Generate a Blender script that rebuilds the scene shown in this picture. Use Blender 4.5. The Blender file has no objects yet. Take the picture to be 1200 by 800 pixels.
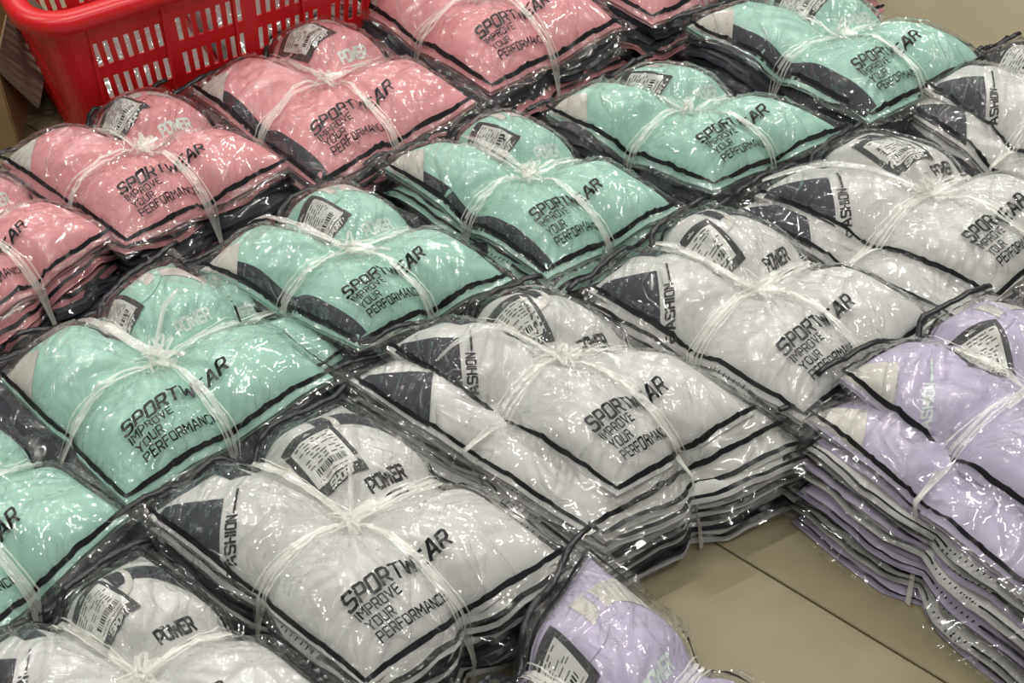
import bpy, math
import numpy as np
from mathutils import Vector

# ------------------------------------------------------------------ camera
FPX, TILT, CAMH = 1750.0, math.radians(46.6), 1.65
scene = bpy.context.scene
cam_data = bpy.data.cameras.new('camera')
cam_data.sensor_width = 36.0
cam_data.lens = FPX / 1200 * 36
cam_data.clip_start = 0.02
cam = bpy.data.objects.new('camera', cam_data)
scene.collection.objects.link(cam)
cam.location = (0, 0, CAMH)
cam.rotation_euler = (math.pi / 2 - TILT, 0, 0)
scene.camera = cam
# ------------------------------------------------------------------ world and lamps
world = bpy.data.worlds.new('room_light')
scene.world = world
world.use_nodes = True
world.node_tree.nodes['Background'].inputs[0].default_value = (1.0, 0.985, 0.95, 1)
world.node_tree.nodes['Background'].inputs[1].default_value = 0.13
scene.view_settings.view_transform = 'Standard'
scene.view_settings.look = 'None'
scene.view_settings.exposure = 0.0
scene.view_settings.gamma = 1.0
scene.view_settings.use_curve_mapping = False
scene.cycles.transparent_max_bounces = 40
scene.cycles.max_bounces = 8
# rows of ceiling tubes
for i, (x, y, rz, p) in enumerate([(-1.5, 0.2, .5, 22), (0.6, -0.5, .5, 22), (-2.4, 2.2, .5, 24), (-0.4, 1.7, .5, 26), (1.6, 1.2, .5, 24),
                                   (-1.0, 4.0, .5, 24), (1.2, 3.4, .5, 26), (3.2, 2.8, .5, 24), (0.2, 5.8, .5, 24), (2.6, 5.2, .5, 24), (-2.6, 5.2, .5, 22)]):
    ld = bpy.data.lights.new('ceiling_tube', 'AREA')
    ld.shape = 'RECTANGLE'; ld.size = 1.2; ld.size_y = 0.045
    ld.energy = p * 1.22
    ld.color = (1.0, 0.98, 0.93)
    lo = bpy.data.objects.new('ceiling_tube_light', ld)
    scene.collection.objects.link(lo)
    lo.location = (x, y, 3.1); lo.rotation_euler = (0, 0, rz)

# ------------------------------------------------------------------ helpers
COL = scene.collection
RNG = np.random.RandomState(7)

def at(x, y, z):
    """point of the horizontal plane at height z that the lens sees at picture point x, y"""
    dx, dy = (x - 600) / FPX, -(y - 400) / FPX
    Y = math.cos(TILT) + dy * math.sin(TILT); Z = -math.sin(TILT) + dy * math.cos(TILT)
    k = (CAMH - z) / -Z
    return np.array([dx * k, Y * k, z])

def mat(name, color, rough=0.6, spec=0.4, bump=None, sheen=0.0, var=0.0, vscale=8.0, metallic=0.0):
    m = bpy.data.materials.new(name); m.use_nodes = True
    nt = m.node_tree; b = nt.nodes['Principled BSDF']
    b.inputs['Base Color'].default_value = (*color, 1)
    b.inputs['Roughness'].default_value = rough
    b.inputs['Specular IOR Level'].default_value = spec
    b.inputs['Sheen Weight'].default_value = sheen
    b.inputs['Metallic'].default_value = metallic
    tc = nt.nodes.new('ShaderNodeTexCoord')
    if var:
        n = nt.nodes.new('ShaderNodeTexNoise'); n.inputs['Scale'].default_value = vscale; n.inputs['Detail'].default_value = 5
        nt.links.new(tc.outputs['Object'], n.inputs['Vector'])
        r = nt.nodes.new('ShaderNodeMixRGB'); r.blend_type = 'MULTIPLY'; r.inputs[0].default_value = 1
        cr = nt.nodes.new('ShaderNodeValToRGB')
        cr.color_ramp.elements[0].position = 0.3; cr.color_ramp.elements[1].position = 0.7
        cr.color_ramp.elements[0].color = (1 - var, 1 - var, 1 - var, 1); cr.color_ramp.elements[1].color = (1 + 0, 1, 1, 1)
        nt.links.new(n.outputs['Fac'], cr.inputs[0])
        r.inputs[1].default_value = (*color, 1); nt.links.new(cr.outputs[0], r.inputs[2])
        nt.links.new(r.outputs[0], b.inputs['Base Color'])
    if bump:
        sc, st = bump
        n = nt.nodes.new('ShaderNodeTexNoise'); n.inputs['Scale'].default_value = sc; n.inputs['Detail'].default_value = 3
        nt.links.new(tc.outputs['Object'], n.inputs['Vector'])
        bp = nt.nodes.new('ShaderNodeBump'); bp.inputs['Strength'].default_value = st; bp.inputs['Distance'].default_value = 0.002
        nt.links.new(n.outputs['Fac'], bp.inputs['Height']); nt.links.new(bp.outputs[0], b.inputs['Normal'])
    return m

def film_material(name, haze, gloss, hazecol, rough, bump_scale, bump_dist, base=0.0):
    """thin clear plastic: see-through, a little milky, mirror-like at its creases"""
    m = bpy.data.materials.new(name); m.use_nodes = True
    nt = m.node_tree; nt.nodes.clear(); N = nt.nodes.new; L = nt.links.new
    out = N('ShaderNodeOutputMaterial'); tr = N('ShaderNodeBsdfTransparent'); tr.inputs[0].default_value = (.99, .99, .985, 1)
    df = N('ShaderNodeBsdfDiffuse'); df.inputs[0].default_value = (*hazecol, 1)
    gl = N('ShaderNodeBsdfGlossy'); gl.inputs['Roughness'].default_value = rough; gl.inputs[0].default_value = (1, 1, 1, 1)
    tc = N('ShaderNodeTexCoord')
    wn = N('ShaderNodeTexNoise'); wn.inputs['Scale'].default_value = 5; wn.inputs['Detail'].default_value = 1; L(tc.outputs['Object'], wn.inputs['Vector'])
    wv = N('ShaderNodeVectorMath'); wv.operation = 'SCALE'; wv.inputs['Scale'].default_value = .16; L(wn.outputs['Color'], wv.inputs[0])
    wa = N('ShaderNodeVectorMath'); wa.operation = 'ADD'; L(tc.outputs['Object'], wa.inputs[0]); L(wv.outputs[0], wa.inputs[1])
    last = None
    for q, (rot, sx, sy) in enumerate(((.5, .35, 2.6), (-1.0, .4, 2.2), (1.5, .5, 3.0))):
        mp = N('ShaderNodeMapping'); mp.inputs['Rotation'].default_value = (0, 0, rot); L(wa.outputs[0], mp.inputs[0])
        m2_ = N('ShaderNodeVectorMath'); m2_.operation = 'MULTIPLY'; m2_.inputs[1].default_value = (sx, sy, 1); L(mp.outputs[0], m2_.inputs[0])
        n1 = N('ShaderNodeTexNoise'); n1.inputs['Scale'].default_value = bump_scale; n1.inputs['Detail'].default_value = 0; L(m2_.outputs[0], n1.inputs['Vector'])
        a1 = N('ShaderNodeMath'); a1.operation = 'SUBTRACT'; a1.inputs[1].default_value = .5; L(n1.outputs['Fac'], a1.inputs[0])
        a2 = N('ShaderNodeMath'); a2.operation = 'ABSOLUTE'; L(a1.outputs[0], a2.inputs[0])
        a3 = N('ShaderNodeMath'); a3.operation = 'MULTIPLY_ADD'; a3.inputs[1].default_value = -5.0; a3.inputs[2].default_value = 1; a3.use_clamp = True; L(a2.outputs[0], a3.inputs[0])
        a4 = N('ShaderNodeMath'); a4.operation = 'POWER'; a4.inputs[1].default_value = 3.0; L(a3.outputs[0], a4.inputs[0])
        # creases come in patches
        mk = N('ShaderNodeTexNoise'); mk.inputs['Scale'].default_value = 9 + 2 * q; mk.inputs['Detail'].default_value = 0; L(mp.outputs[0], mk.inputs['Vector'])
        mr = N('ShaderNodeMapRange'); mr.inputs[1].default_value = .46; mr.inputs[2].default_value = .62; L(mk.outputs['Fac'], mr.inputs[0])
        a5 = N('ShaderNodeMath'); a5.operation = 'MULTIPLY'; L(a4.outputs[0], a5.inputs[0]); L(mr.outputs[0], a5.inputs[1])
        if last is None: last = a5
        else:
            ad = N('ShaderNodeMath'); ad.operation = 'ADD'; L(last.outputs[0], ad.inputs[0]); L(a5.outputs[0], ad.inputs[1]); last = ad
    a3 = last
    bp = N('ShaderNodeBump'); bp.inputs['Strength'].default_value = 1.0; bp.inputs['Distance'].default_value = bump_dist
    L(a3.outputs[0], bp.inputs['Height']); L(bp.outputs[0], gl.inputs['Normal'])
    fr = N('ShaderNodeFresnel'); fr.inputs['IOR'].default_value = 1.5; L(bp.outputs[0], fr.inputs['Normal'])
    fm = N('ShaderNodeMath'); fm.operation = 'MULTIPLY_ADD'; fm.inputs[1].default_value = gloss; fm.inputs[2].default_value = base; fm.use_clamp = True
    L(fr.outputs[0], fm.inputs[0])
    fx = N('ShaderNodeMath'); fx.operation = 'MINIMUM'; fx.inputs[1].default_value = .38; L(fm.outputs[0], fx.inputs[0]); fm = fx
    mx = N('ShaderNodeMixShader'); mx.inputs[0].default_value = haze; L(tr.outputs[0], mx.inputs[1]); L(df.outputs[0], mx.inputs[2])
    m2 = N('ShaderNodeMixShader'); L(fm.outputs[0], m2.inputs[0]); L(mx.outputs[0], m2.inputs[1]); L(gl.outputs[0], m2.inputs[2])
    L(m2.outputs[0], out.inputs[0])
    return m

M = {
 'white': mat('white_polyester', (.60, .60, .575), .55, .3, (900, .15)),
 'mint': mat('mint_polyester', (.355, .58, .49), .55, .3, (900, .15)),
 'pink': mat('pink_polyester', (.68, .30, .318), .55, .3, (900, .15)),
 'lilac': mat('lilac_polyester', (.50, .455, .595), .55, .3, (900, .15)),
 'navy': mat('dark_navy_polyester', (.030, .033, .045), .6, .3, (900, .15)),
 'grey': mat('grey_polyester', (.22, .21, .20), .55, .3, (900, .15)),
 'cream': mat('off_white_polyester', (.60, .575, .53), .55, .3, (900, .15)),
 'ink': mat('black_ink', (.008, .008, .010), .35, .4),
 'palink': mat('pale_ink', (.62, .70, .66), .5, .3),
 'grey_ink': mat('grey_ink', (.12, .12, .12), .5, .3),
 'zip': mat('black_zip_plastic', (.012, .012, .014), .28, .5),
 'card': mat('dark_grey_card', (.045, .045, .048), .45, .4),
 'sticker': mat('white_sticker', (.66, .66, .62), .5, .3),
 'film': film_material('clear_plastic_film', .02, 1.7, (.85, .86, .84), .055, 15, .0055, .02),
 'film_low': film_material('clear_plastic_film_edges', .012, .65, (.8, .8, .78), .07, 12, .002, .0),
 'crease': film_material('folded_plastic_film', .10, 1.6, (.85, .86, .84), .10, 15, .0004, .16),
 'strap': film_material('translucent_plastic_twine', .36, .9, (.86, .86, .78), .2, 260, .0006, .03),
 'red': mat('red_plastic', (.60, .010, .014), .33, .5, var=.12, vscale=6),
 'carton': mat('brown_cardboard', (.36, .25, .13), .85, .2, var=.15, vscale=20),
 'carton_in': mat('grey_brown_cardboard', (.15, .12, .09), .85, .2, var=.15, vscale=20),
 'grout': mat('dark_grout', (.10, .085, .055), .9, .2),
}

def mesh_obj(name, V, F, mats, parent=None, midx=None, smooth=True):
    me = bpy.data.meshes.new(name)
    V = np.asarray(V, dtype=np.float32).reshape(-1, 3)
    if isinstance(F, np.ndarray):
        nf, k = F.shape
        me.vertices.add(len(V)); me.vertices.foreach_set('co', V.ravel())
        me.loops.add(nf * k); me.loops.foreach_set('vertex_index', F.astype(np.int32).ravel())
        me.polygons.add(nf)
        me.polygons.foreach_set('loop_start', np.arange(0, nf * k, k, dtype=np.int32))
        me.polygons.foreach_set('loop_total', np.full(nf, k, dtype=np.int32))
        me.update(calc_edges=True)
    else:
        me.from_pydata(V.tolist(), [], F); me.update()
    for m in (mats if isinstance(mats, (list, tuple)) else [mats]):
        me.materials.append(m)
    if midx is not None:
        me.polygons.foreach_set('material_index', np.asarray(midx, dtype=np.int32))
    me.polygons.foreach_set('use_smooth', np.full(len(me.polygons), smooth, dtype=bool))
    me.validate()
    o = bpy.data.objects.new(name, me); COL.objects.link(o)
    if parent is not None: o.parent = parent
    return o

def tag(o, label=None, cat=None, group=None, kind=None):
    if label: o['label'] = label
    if cat: o['category'] = cat
    if group: o['group'] = group
    if kind: o['kind'] = kind
    return o

def empty(name, loc=(0, 0, 0), rz=0):
    o = bpy.data.objects.new(name, None); COL.objects.link(o)
    o.location = loc; o.rotation_euler = (0, 0, rz); o.empty_display_size = .05
    return o

def grid_faces(n, m, off=0, flip=False):
    i, j = np.meshgrid(np.arange(n - 1), np.arange(m - 1), indexing='ij')
    a = (i * m + j).ravel() + off
    F = np.stack([a, a + m, a + m + 1, a + 1], 1)
    return F[:, ::-1] if flip else F

class Geo:
    """collects boxes and quads for one mesh"""
    def __init__(s): s.v = []; s.f = []; s.m = []
    def box(s, c, d, R=None, mi=0):
        k = len(s.v)
        for z in (-1, 1):
            for y in (-1, 1):
                for x in (-1, 1):
                    p = np.array([x * d[0] / 2, y * d[1] / 2, z * d[2] / 2])
                    if R is not None: p = R @ p
                    s.v.append(tuple(p + np.array(c)))
        for q in ((0, 2, 3, 1), (4, 5, 7, 6), (0, 1, 5, 4), (2, 6, 7, 3), (0, 4, 6, 2), (1, 3, 7, 5)):
            s.f.append([k + a for a in q]); s.m.append(mi)
    def obj(s, name, mats, parent=None, smooth=False):
        return mesh_obj(name, s.v, s.f, mats, parent, s.m, smooth)

# ---- numpy gradient noise
_perm = np.random.RandomState(3).permutation(4096)
_grad = np.random.RandomState(4).uniform(0, 2 * np.pi, 4096)
def perlin(x, y, seed=0):
    x = np.asarray(x, float) + seed * 17.31; y = np.asarray(y, float) + seed * 5.77
    xi = np.floor(x).astype(int); yi = np.floor(y).astype(int); xf = x - xi; yf = y - yi
    def g(ix, iy, dx, dy):
        h = _perm[(_perm[ix & 4095] + iy) & 4095]; a = _grad[h]
        return np.cos(a) * dx + np.sin(a) * dy
    u = xf ** 3 * (xf * (xf * 6 - 15) + 10); v = yf ** 3 * (yf * (yf * 6 - 15) + 10)
    n00 = g(xi, yi, xf, yf); n10 = g(xi + 1, yi, xf - 1, yf); n01 = g(xi, yi + 1, xf, yf - 1); n11 = g(xi + 1, yi + 1, xf - 1, yf - 1)
    return (n00 * (1 - u) + n10 * u) * (1 - v) + (n01 * (1 - u) + n11 * u) * v
def ridge(n, p=2.0): return np.clip(1 - np.abs(n) * 2.2, 0, 1) ** p

# ---- stroke letters (unit box: x 0..w, y 0..1)
GL = {
 'S': (.62, [[(.62, .86), (.55, 1), (.08, 1), (0, .9), (0, .6), (.08, .52), (.54, .48), (.62, .4), (.62, .1), (.54, 0), (.06, 0), (0, .12)]]),
 'P': (.62, [[(0, 0), (0, 1), (.52, 1), (.62, .9), (.62, .52), (.54, .43), (0, .43)]]),
 'O': (.64, [[(.08, 0), (0, .1), (0, .9), (.08, 1), (.56, 1), (.64, .9), (.64, .1), (.56, 0), (.08, 0)]]),
 'R': (.62, [[(0, 0), (0, 1), (.52, 1), (.62, .9), (.62, .55), (.54, .46), (0, .46)], [(.34, .46), (.62, 0)]]),
 'T': (.66, [[(0, 1), (.66, 1)], [(.33, 1), (.33, 0)]]),
 'W': (.84, [[(0, 1), (.14, 0), (.42, .75), (.70, 0), (.84, 1)]]),
 'E': (.56, [[(.56, 1), (0, 1), (0, 0), (.56, 0)], [(0, .5), (.46, .5)]]),
 'A': (.66, [[(0, 0), (.27, 1), (.40, 1), (.66, 0)], [(.14, .32), (.53, .32)]]),
 'I': (.02, [[(0, 0), (0, 1)]]),
 'M': (.76, [[(0, 0), (0, 1), (.38, .42), (.76, 1), (.76, 0)]]),
 'V': (.66, [[(0, 1), (.33, 0), (.66, 1)]]),
 'Y': (.66, [[(0, 1), (.33, .5), (.66, 1)], [(.33, .5), (.33, 0)]]),
 'U': (.62, [[(0, 1), (0, .1), (.08, 0), (.54, 0), (.62, .1), (.62, 1)]]),
 'F': (.56, [[(.56, 1), (0, 1), (0, 0)], [(0, .5), (.46, .5)]]),
 'N': (.64, [[(0, 0), (0, 1), (.64, 0), (.64, 1)]]),
 'C': (.60, [[(.60, .88), (.52, 1), (.08, 1), (0, .9), (0, .1), (.08, 0), (.52, 0), (.60, .12)]]),
 'H': (.62, [[(0, 0), (0, 1)], [(.62, 0), (.62, 1)], [(0, .5), (.62, .5)]]),
 ' ': (.3, []),
 '-': (.95, [[(0, .12), (.95, .12)]]),
}
def text_quads(txt, cap, stroke, gap=.3, slant=0.0, seg=.004):
    """list of quads (4 x 2 in metres, baseline at origin)"""
    Q = []; x = 0.0
    for ch in txt:
        w, pls = GL[ch]
        for pl in pls:
            P = [np.array([(px + x + slant * py) * cap, py * cap]) for px, py in pl]
            for a, b in zip(P[:-1], P[1:]):
                d = b - a; l = np.linalg.norm(d)
                if l < 1e-9: continue
                d /= l; n = np.array([-d[1], d[0]]) * stroke / 2
                a2 = a - d * stroke * .38; b2 = b + d * stroke * .38
                k = max(1, int(np.ceil(l / seg)))
                for i in range(k):
                    p = a2 + (b2 - a2) * i / k; q = a2 + (b2 - a2) * (i + 1) / k
                    Q.append([p - n, q - n, q + n, p + n])
        x += w + gap
    return np.array(Q), x * cap

BAGW, BAGH = .28, .33    # nominal, to turn metres of print into bag coordinates

# ------------------------------------------------------------------ one tied bundle of bagged shirts
class Bundle:
    def __init__(s, corners, color, label, seed, n=9, top=.165, puff=.050, peek=None, ze=None, tails=(), panel=1, side=.0,
                 text=True, spread=1.045, knot=(0, 0), tagpos=(.22, .62), tagrot=0.0, base=None, fashion=None, zipw=1.0, textcol='ink'):
        s.seed = seed; s.rng = np.random.RandomState(seed); s.color = color
        s.ztop = top; s.puff = puff; s.n = n; s.knot = knot
        ze = ze or [top] * 4
        s.Q = [at(c[0], c[1], z) for c, z in zip(corners, ze)]     # L F R B
        s.ze = ze; s.spread = spread
        cen = sum(s.Q) / 4
        s.base = base; s.pin = .075
        if base: s.baseQ = [at(c[0], c[1], 0) for c in base]
        else:
            s.baseQ = []
            pq = [at(c[0], c[1], z) for c, z in zip(peek[0], peek[1])] if peek else s.Q
            pc = sum(pq) / 4
            for q in pq:
                w = pc + (q - pc) * spread; s.baseQ.append(np.array([w[0], w[1], 0]))
        s.root = empty('shirt_bundle', (cen[0], cen[1], 0))
        s.org = np.array([cen[0], cen[1], 0])
        tag(s.root, label, 'clothes bundle', 'tied bundles of bagged shirts on the floor')
        s.tagpos = tagpos; s.tr = tagrot
        s.peek = peek; s.side = side; s.zipw = zipw
        s.build(panel, text, tails, fashion, textcol)

    def planar(s, S, T, Q=None):
        Q = Q or s.Q
        L, F, R, B = Q
        a = (S[..., None] + 1) / 2; b = (T[..., None] + 1) / 2
        return (F * (1 - a) * (1 - b) + R * a * (1 - b) + L * (1 - a) * b + B * a * b)

    def lobe(s, S, T):
        """0..1 height of the cushion between the crossing straps"""
        kx, ky = s.knot
        k1 = 1 - np.clip(np.abs(S), 0, 1); k2 = 1 - np.clip(np.abs(T), 0, 1)
        u = np.abs(S - kx * k2); v = np.abs(T - ky * k1)
        e = 1 - (np.clip(np.abs(S), 0, 1) ** 4.5 + np.clip(np.abs(T), 0, 1) ** 4.5) ** .9
        e = np.clip(1 - np.clip(np.abs(S), 0, 1) ** 5, 0, 1) ** .75 * np.clip(1 - np.clip(np.abs(T), 0, 1) ** 5, 0, 1) ** .75
        # valleys: deep towards the zip end and the right side, shallow towards the lettering
        sm = lambda x: 1 / (1 + np.exp(-x * 9))
        du = .17 + .58 * sm(T - ky)          # valley along s = 0
        dv = .45 + .30 * sm(S - kx)          # valley along t = 0
        val = (1 - du * np.exp(-(u / .20) ** 2)) * (1 - dv * np.exp(-(v / .20) ** 2))
        dome = .62 + .38 * (1 - .6 * (np.clip(np.abs(S), 0, 1) - .42) ** 2 * 4 * .5 - .6 * (np.clip(np.abs(T), 0, 1) - .42) ** 2 * 2)
        return val * e * dome

    def height(s, S, T, seed, creases=1.0):
        u = np.clip(S, -1.3, 1.3); v = np.clip(T, -1.3, 1.3)
        Z = s.planar(S, T)[..., 2]
        pinS = np.exp(-(T / .16) ** 2) * np.clip(np.abs(S), 0, 1.2) ** 2
        pinT = np.exp(-(S / .16) ** 2) * np.clip(np.abs(T), 0, 1.2) ** 2
        Z = Z - .022 * (pinS + pinT)
        Z = Z + s.puff * s.lobe(S, T)
        # sag of the free corners and of the centre of each side
        r = np.maximum(np.abs(S), np.abs(T))
        Z = Z + .010 * perlin(u * 1.1, v * 1.1, seed + 5)
        # soft folds fanning out of the knot
        th = np.arctan2(T - s.knot[1], S - s.knot[0]); rr = np.hypot(S - s.knot[0], T - s.knot[1])
        fan = ridge(perlin(np.cos(th) * 3.2, np.sin(th) * 3.2 + rr * .6, seed + 9), 1.6)
        Z = Z + creases * .0070 * fan * np.exp(-((rr - .38) / .33) ** 2)
        Z = Z + creases * .004 * perlin(u * 2.3, v * 2.3, seed + 2) + creases * .003 * ridge(perlin(u * 1.6 + v, v * 1.6 - u * .5, seed + 4), 2)
        return Z

    def xy(s, S, T, Q=None):
        """the strap draws the sides in"""
        a = 1 - s.pin * np.exp(-(T / .14) ** 2) * np.clip(np.abs(S), 0, 1.2) ** 3
        b = 1 - s.pin * np.exp(-(S / .14) ** 2) * np.clip(np.abs(T), 0, 1.2) ** 3
        return s.planar(S * a, T * b, Q)

    def surf(s, n, ext, lift, seed, film):
        """grid n x n over [-ext, ext], returns points n,n,3"""
        g = np.linspace(-ext, ext, n)
        S, T = np.meshgrid(g, g, indexing='ij')
        P = s.xy(S, T).copy()
        Z = s.height(S, T, s.seed)
        if film:
            w = .0038 * ridge(perlin(S * 2.0 + .8 * T, T * 2.6 - .9 * S, seed + 21), 9) + .0016 * ridge(perlin(S * 5 - T * 2, T * 4 + S * 3, seed + 22), 6)
            for q, (ca, sa) in enumerate(((.9, .44), (.5, .87), (-.3, .95), (.98, -.2), (.75, -.66))):
                al, ac = S * ca + T * sa, -S * sa + T * ca
                bend = .25 * perlin(S * 1.5, T * 1.5, seed + 60 + q)
                msk = np.clip(perlin(S * 1.9, T * 1.9, seed + 80 + q) * 3.2 - .25, 0, 1)
                w += .0042 * msk * ridge(perlin(al * 1.1, (ac + bend) * 4.5, seed + 90 + q), 14)
            rr = np.hypot(S, T); th = np.arctan2(T, S)
            w += .007 * ridge(perlin(np.cos(th) * 7, np.sin(th) * 7 + rr, seed + 23), 7) * np.exp(-((rr - .3) / .3) ** 2)
            for (cx, cy) in ((1, 0), (-1, 0), (0, 1), (0, -1)):
                dx, dy = S - cx * 1.02, T - cy * 1.02; rr = np.hypot(dx, dy); th = np.arctan2(dy, dx)
                w += .006 * ridge(perlin(np.cos(th) * 6 + cx, np.sin(th) * 6 + cy, seed + 24), 3) * np.exp(-(rr / .42) ** 2) * np.clip(rr / .1, 0, 1)
            Z = Z + w
            out = np.clip(np.maximum(np.abs(S), np.abs(T)) - 1.0, 0, 1)
            Z = Z + out * .16 * perlin(S * 2.3, T * 2.3, seed + 30) - out * .10
            P[..., 0] += out * .05 * perlin(S * 3, T * 3, seed + 31); P[..., 1] += out * .05 * perlin(S * 3, T * 3, seed + 32)
        P[..., 2] = Z + lift
        return P

    @staticmethod
    def sample(P, ext, s_, t_, lift=0.0):
        n = P.shape[0]
        x = np.clip((np.asarray(s_) + ext) / (2 * ext) * (n - 1), 0, n - 1.001); y = np.clip((np.asarray(t_) + ext) / (2 * ext) * (n - 1), 0, n - 1.001)
        i = x.astype(int); j = y.astype(int); fx = (x - i)[..., None]; fy = (y - j)[..., None]
        p = P[i, j] * (1 - fx) * (1 - fy) + P[i + 1, j] * fx * (1 - fy) + P[i, j + 1] * (1 - fx) * fy + P[i + 1, j + 1] * fx * fy
        p = p.copy(); p[..., 2] += lift
        return p

    def ribbon(s, P, ext, path, w, lift, seg=.012):
        """strip of width w (bag units) along a polyline in bag coordinates, lying on grid P"""
        V = []; F = []
        path = [np.array(p, float) for p in path]
        pts = []
        for a, b in zip(path[:-1], path[1:]):
            k = max(2, int(np.linalg.norm(b - a) / seg))
            pts += [a + (b - a) * i / k for i in range(k)]
        pts.append(path[-1]); pts = np.array(pts)
        d = np.gradient(pts, axis=0); d /= np.linalg.norm(d, axis=1)[:, None] + 1e-9
        nrm = np.stack([-d[:, 1], d[:, 0]], 1)
        wv = np.asarray(w) if np.ndim(w) else np.full(len(pts), w)
        A = pts - nrm * wv[:, None] / 2; B = pts + nrm * wv[:, None] / 2
        a3 = s.sample(P, ext, A[:, 0], A[:, 1], lift); b3 = s.sample(P, ext, B[:, 0], B[:, 1], lift)
        V = np.concatenate([a3, b3]); n = len(pts)
        F = np.array([[i, i + 1, n + i + 1, n + i] for i in range(n - 1)])
        return V, F

    def creases(s, P, ext, count):
        """sharp little pleats standing in the film: fans at the straps and stray ones elsewhere"""
        rng = np.random.RandomState(s.seed + 777); parts = []
        anchors = [(s.knot[0], s.knot[1]), (1, 0), (-1, 0), (0, 1), (0, -1)]
        for i in range(count):
            L = rng.uniform(.06, .42) * (1 if rng.uniform() < .7 else .5)
            if i % 5 < 3:
                ax, ay = anchors[rng.randint(5)]; a = rng.uniform(0, 2 * np.pi); r0 = rng.uniform(.05, .35)
                if abs(ax) + abs(ay) > .9 :
                    a = math.atan2(-ay, -ax) + rng.uniform(-1.3, 1.3)
                st = np.array([ax + r0 * math.cos(a), ay + r0 * math.sin(a)])
            else:
                st = rng.uniform(-.95, .95, 2); a = rng.uniform(0, 2 * np.pi)
                if rng.uniform() < .35: st = np.array([rng.uniform(-1, 1), rng.choice([-1.04, 1.04])])[::rng.choice([1, -1])]
            m_ = 14; t = np.linspace(0, 1, m_); k = rng.normal(0, 1.6)
            an = a + k * (t - .5) * (L / .3) + .5 * perlin(t * 3, t * 0 + i, s.seed)
            pts = st + np.cumsum(np.stack([np.cos(an), np.sin(an)], 1) * L / m_, 0)
            pts = np.clip(pts, -ext + .01, ext - .01)
            d = np.gradient(pts, axis=0); nr = np.stack([-d[:, 1], d[:, 0]], 1); nr /= np.linalg.norm(nr, axis=1)[:, None] + 1e-9
            w = rng.uniform(.006, .013) * np.sin(t * np.pi) ** .6 + .0008; h = w * .11
            lay = []
            for q, hq in ((-1, 0), (-.5, .75), (0, 1), (.5, .75), (1, 0)):
                e_ = pts + nr * (w * q / 2)[:, None]
                c = s.sample(P, ext, e_[:, 0], e_[:, 1]); c[:, 2] += hq * h + .0003; lay.append(c)
            parts.append((np.stack(lay, 1).reshape(-1, 3), grid_faces(m_, 5)))
        return s.merge(parts)

    @staticmethod
    def merge(parts):
        V = []; F = []; k = 0
        for v, f in parts:
            V.append(v); F.append(f + k); k += len(v)
        return np.concatenate(V), np.concatenate(F)

    def border_parts(s, P, ext, e, w, lift, rng, ticks_bl=True):
        """printed frame line with stretches of short ticks"""
        wob = lambda: 1 + rng.uniform(-.012, .012)
        c = [(-e * wob(), e), (-e, -e * wob()), (e * wob(), -e), (e, e * wob())]
        parts = []
        cut = -.12
        parts.append(s.ribbon(P, ext, [c[0], (-e, cut)], w, lift))
        if ticks_bl:
            for t in np.arange(cut - .04, -.52, -.045):
                parts.append(s.ribbon(P, ext, [(-e - w * .5, t), (-e + w * .6, t)], .011, lift, .03))
            parts.append(s.ribbon(P, ext, [(-e, -.52), c[1]], w, lift))
        else:
            parts.append(s.ribbon(P, ext, [(-e, cut), c[1]], w, lift))
        parts.append(s.ribbon(P, ext, [c[1], c[2]], w, lift))
        parts.append(s.ribbon(P, ext, [c[2], (e, .15)], w, lift))
        for t in np.arange(.19, .62, .045):
            parts.append(s.ribbon(P, ext, [(e - w * .6, t), (e + w * .3, t)], .011, lift, .03))
        parts.append(s.ribbon(P, ext, [(e, .66), c[3]], w, lift))
        parts.append(s.ribbon(P, ext, [c[3], c[0]], w, lift))
        return s.merge(parts)

    def quads_on(s, P, ext, Q, origin, axes, lift):
        """Q: k,4,2 metres -> bag coordinates with origin and axes (2 vectors in bag units per metre)"""
        o = np.array(origin); ax, ay = np.array(axes[0]), np.array(axes[1])
        st = o + Q[..., :1] * ax + Q[..., 1:] * ay
        p = s.sample(P, ext, st[..., 0], st[..., 1], lift)
        k = len(Q)
        return p.reshape(-1, 3), np.arange(4 * k).reshape(k, 4)

    def patch(s, P, ext, c4, lift, n=12, curve=0.0):
        """four corners in bag coordinates -> n x n draped patch"""
        a, b, c, d = [np.array(p, float) for p in c4]
        g = np.linspace(0, 1, n); U, V = np.meshgrid(g, g, indexing='ij'); U = U[..., None]; V = V[..., None]
        st = a * (1 - U) * (1 - V) + b * U * (1 - V) + c * U * V + d * (1 - U) * V
        if curve:
            nrm = (d - a); nrm = nrm / np.linalg.norm(nrm)
            st = st + nrm * curve * (4 * U * (1 - U)) * (1 - V)
        p = s.sample(P, ext, st[..., 0], st[..., 1], lift)
        return p.reshape(-1, 3), grid_faces(n, n)

    def put(s, name, VF, m, parent, **k):
        V, F = VF
        return mesh_obj(name, V - s.org, F, m, parent, **k)

    # -------------------------------------------------- lower bags of the stack
    def low_bag(s, k):
        rng = np.random.RandomState(s.seed * 100 + k)
        n, nf = 27, 33
        f = 1 - k / s.n
        sc = 1.0 + rng.uniform(-.02, .03); topQ = s.Q
        fk = k / (s.n - 1)
        if s.peek: fk = .75 + .25 * fk
        s.Q = [np.array([a[0] * (1 - fk) + b[0] * fk, a[1] * (1 - fk) + b[1] * fk, a[2]]) for a, b in zip(topQ, s.baseQ)]
        topP = s.puff; s.pin = .115
        if s.peek:
            for q_, z_ in zip(s.Q, s.peek[1]): q_[2] = z_ + .004
            s.puff = s.peek[2] * .7
        elif s.base: s.puff = topP * .8
        rot = rng.uniform(-.035, .035); sh = rng.uniform(-.009, .009, 2)
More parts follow.
